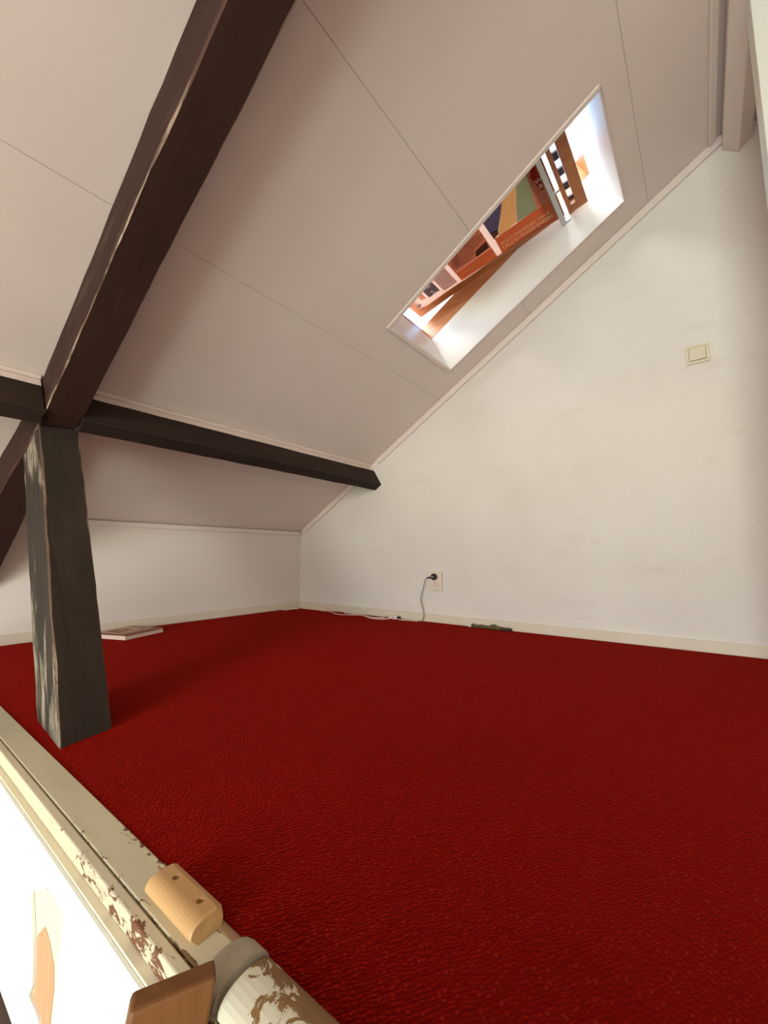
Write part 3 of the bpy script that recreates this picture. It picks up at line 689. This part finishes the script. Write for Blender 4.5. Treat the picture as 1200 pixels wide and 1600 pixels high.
MB().hexa([(-0.19, -0.058, 0.0005), (-0.19, -0.034, 0.0005), (-0.045, -0.045, 0.0005), (-0.050, -0.070, 0.0005), (-0.19, -0.058, 0.008), (-0.19, -0.034, 0.008), (-0.045, -0.045, 0.008), (-0.050, -0.070, 0.008)]).build('duct', M['wplastic'], ct, bevel=0.002)
MB().hexa([(-0.044, -0.072, 0.0005), (-0.022, -0.060, 0.0005), (-0.022, -0.262, 0.0005), (-0.040, -0.268, 0.0005), (-0.044, -0.072, 0.007), (-0.022, -0.060, 0.007), (-0.022, -0.262, 0.007), (-0.040, -0.268, 0.007)]).build('duct', M['wcord'], ct, bevel=0.002)

# small olive object against the skirting
ol = empty('small_tool', (-0.03, -1.52, 0.0), label='small olive brown elongated object with a hump against the skirting', cat='tool')
def uneven(name, mat, y0, y1, w, h, n, seed, hump=None, x=-0.034):
    b = MB(); R = []
    for i in range(n + 1):
        t = i / n; y = lerp(y0, y1, t); hh = h * (0.85 + 0.3 * noise.noise((t * 6, seed, 0))); ww = w * (0.9 + 0.25 * noise.noise((t * 7, seed, 3)))
        if hump: hh += hump[1] * max(0, 1 - abs(y - hump[0]) / hump[2])
        for k in range(8):
            a = 2 * math.pi * k / 8; R.append((x + ww * math.cos(a), y, 0.0006 + hh / 2 + hh / 2 * math.sin(a)))
    fs = [tuple(range(8)), tuple(reversed(range(n * 8, n * 8 + 8)))]
    for i in range(n): fs += [(i * 8 + k, i * 8 + (k + 1) % 8, (i + 1) * 8 + (k + 1) % 8, (i + 1) * 8 + k) for k in range(8)]
    b.add(R, fs); return b.build(name, mat, ol)
uneven('shaft', M['olive'], -1.440, -1.560, 0.012, 0.022, 14, 1.0)
uneven('hump', M['olive'], -1.545, -1.605, 0.010, 0.022, 8, 4.0, hump=(-1.565, 0.012, 0.025), x=-0.0345)
uneven('head', M['olive_dark'], -1.600, -1.660, 0.011, 0.020, 8, 7.0)
uneven('tip', M['wplastic'], -1.420, -1.441, 0.005, 0.012, 4, 9.0)

# picture book by the knee wall
bk = empty('picture_book', (-1.2, -0.2, 0.0), label='flat picture book with a red brown cover lying beside the knee wall skirting', cat='book')
ba = math.radians(21); e1 = Vector((math.cos(ba), math.sin(ba), 0)); e2 = Vector((-math.sin(ba), math.cos(ba), 0)); B0 = Vector((-1.316, -0.312, 0))
def bkbox(name, mat, a0, a1, b0, b1, z0, z1, bevel=0.0):
    P = [B0 + e1 * a + e2 * b_ + Vector((0, 0, z)) for z in (z0, z1) for (a, b_) in ((a0, b0), (a1, b0), (a1, b1), (a0, b1))]
    return MB().hexa(P).build(name, mat, bk, bevel=bevel)
C_cov = flat('book_cover_red_brown', 120, 52, 40); C_pg = flat('book_pages', 232, 206, 190, 0.7); C_pic = flat('book_picture', 198, 166, 130); C_band = flat('book_band', 150, 88, 72)
bkbox('back_cover', C_pg, 0, 0.222, 0, 0.205, 0.0006, 0.004)
bkbox('page_block', C_pg, 0.002, 0.220, 0.002, 0.203, 0.0042, 0.0190)
cv = bkbox('front_cover', C_cov, 0, 0.222, 0, 0.205, 0.0192, 0.0225)
bkbox('cover_band', C_band, 0.006, 0.216, 0.006, 0.199, 0.0226, 0.0230)
bkbox('cover_picture', C_pic, 0.016, 0.200, 0.050, 0.190, 0.0231, 0.0234)
for k, (a, b_, c, d) in enumerate(((0.03, 0.075, 0.08, 0.11), (0.09, 0.14, 0.10, 0.15), (0.05, 0.10, 0.13, 0.17), (0.15, 0.18, 0.07, 0.10))):
    bkbox('picture_patch', C_band if k % 2 else C_cov, a, b_, c, d, 0.02345, 0.0237)
bpy.context.view_layer.update()
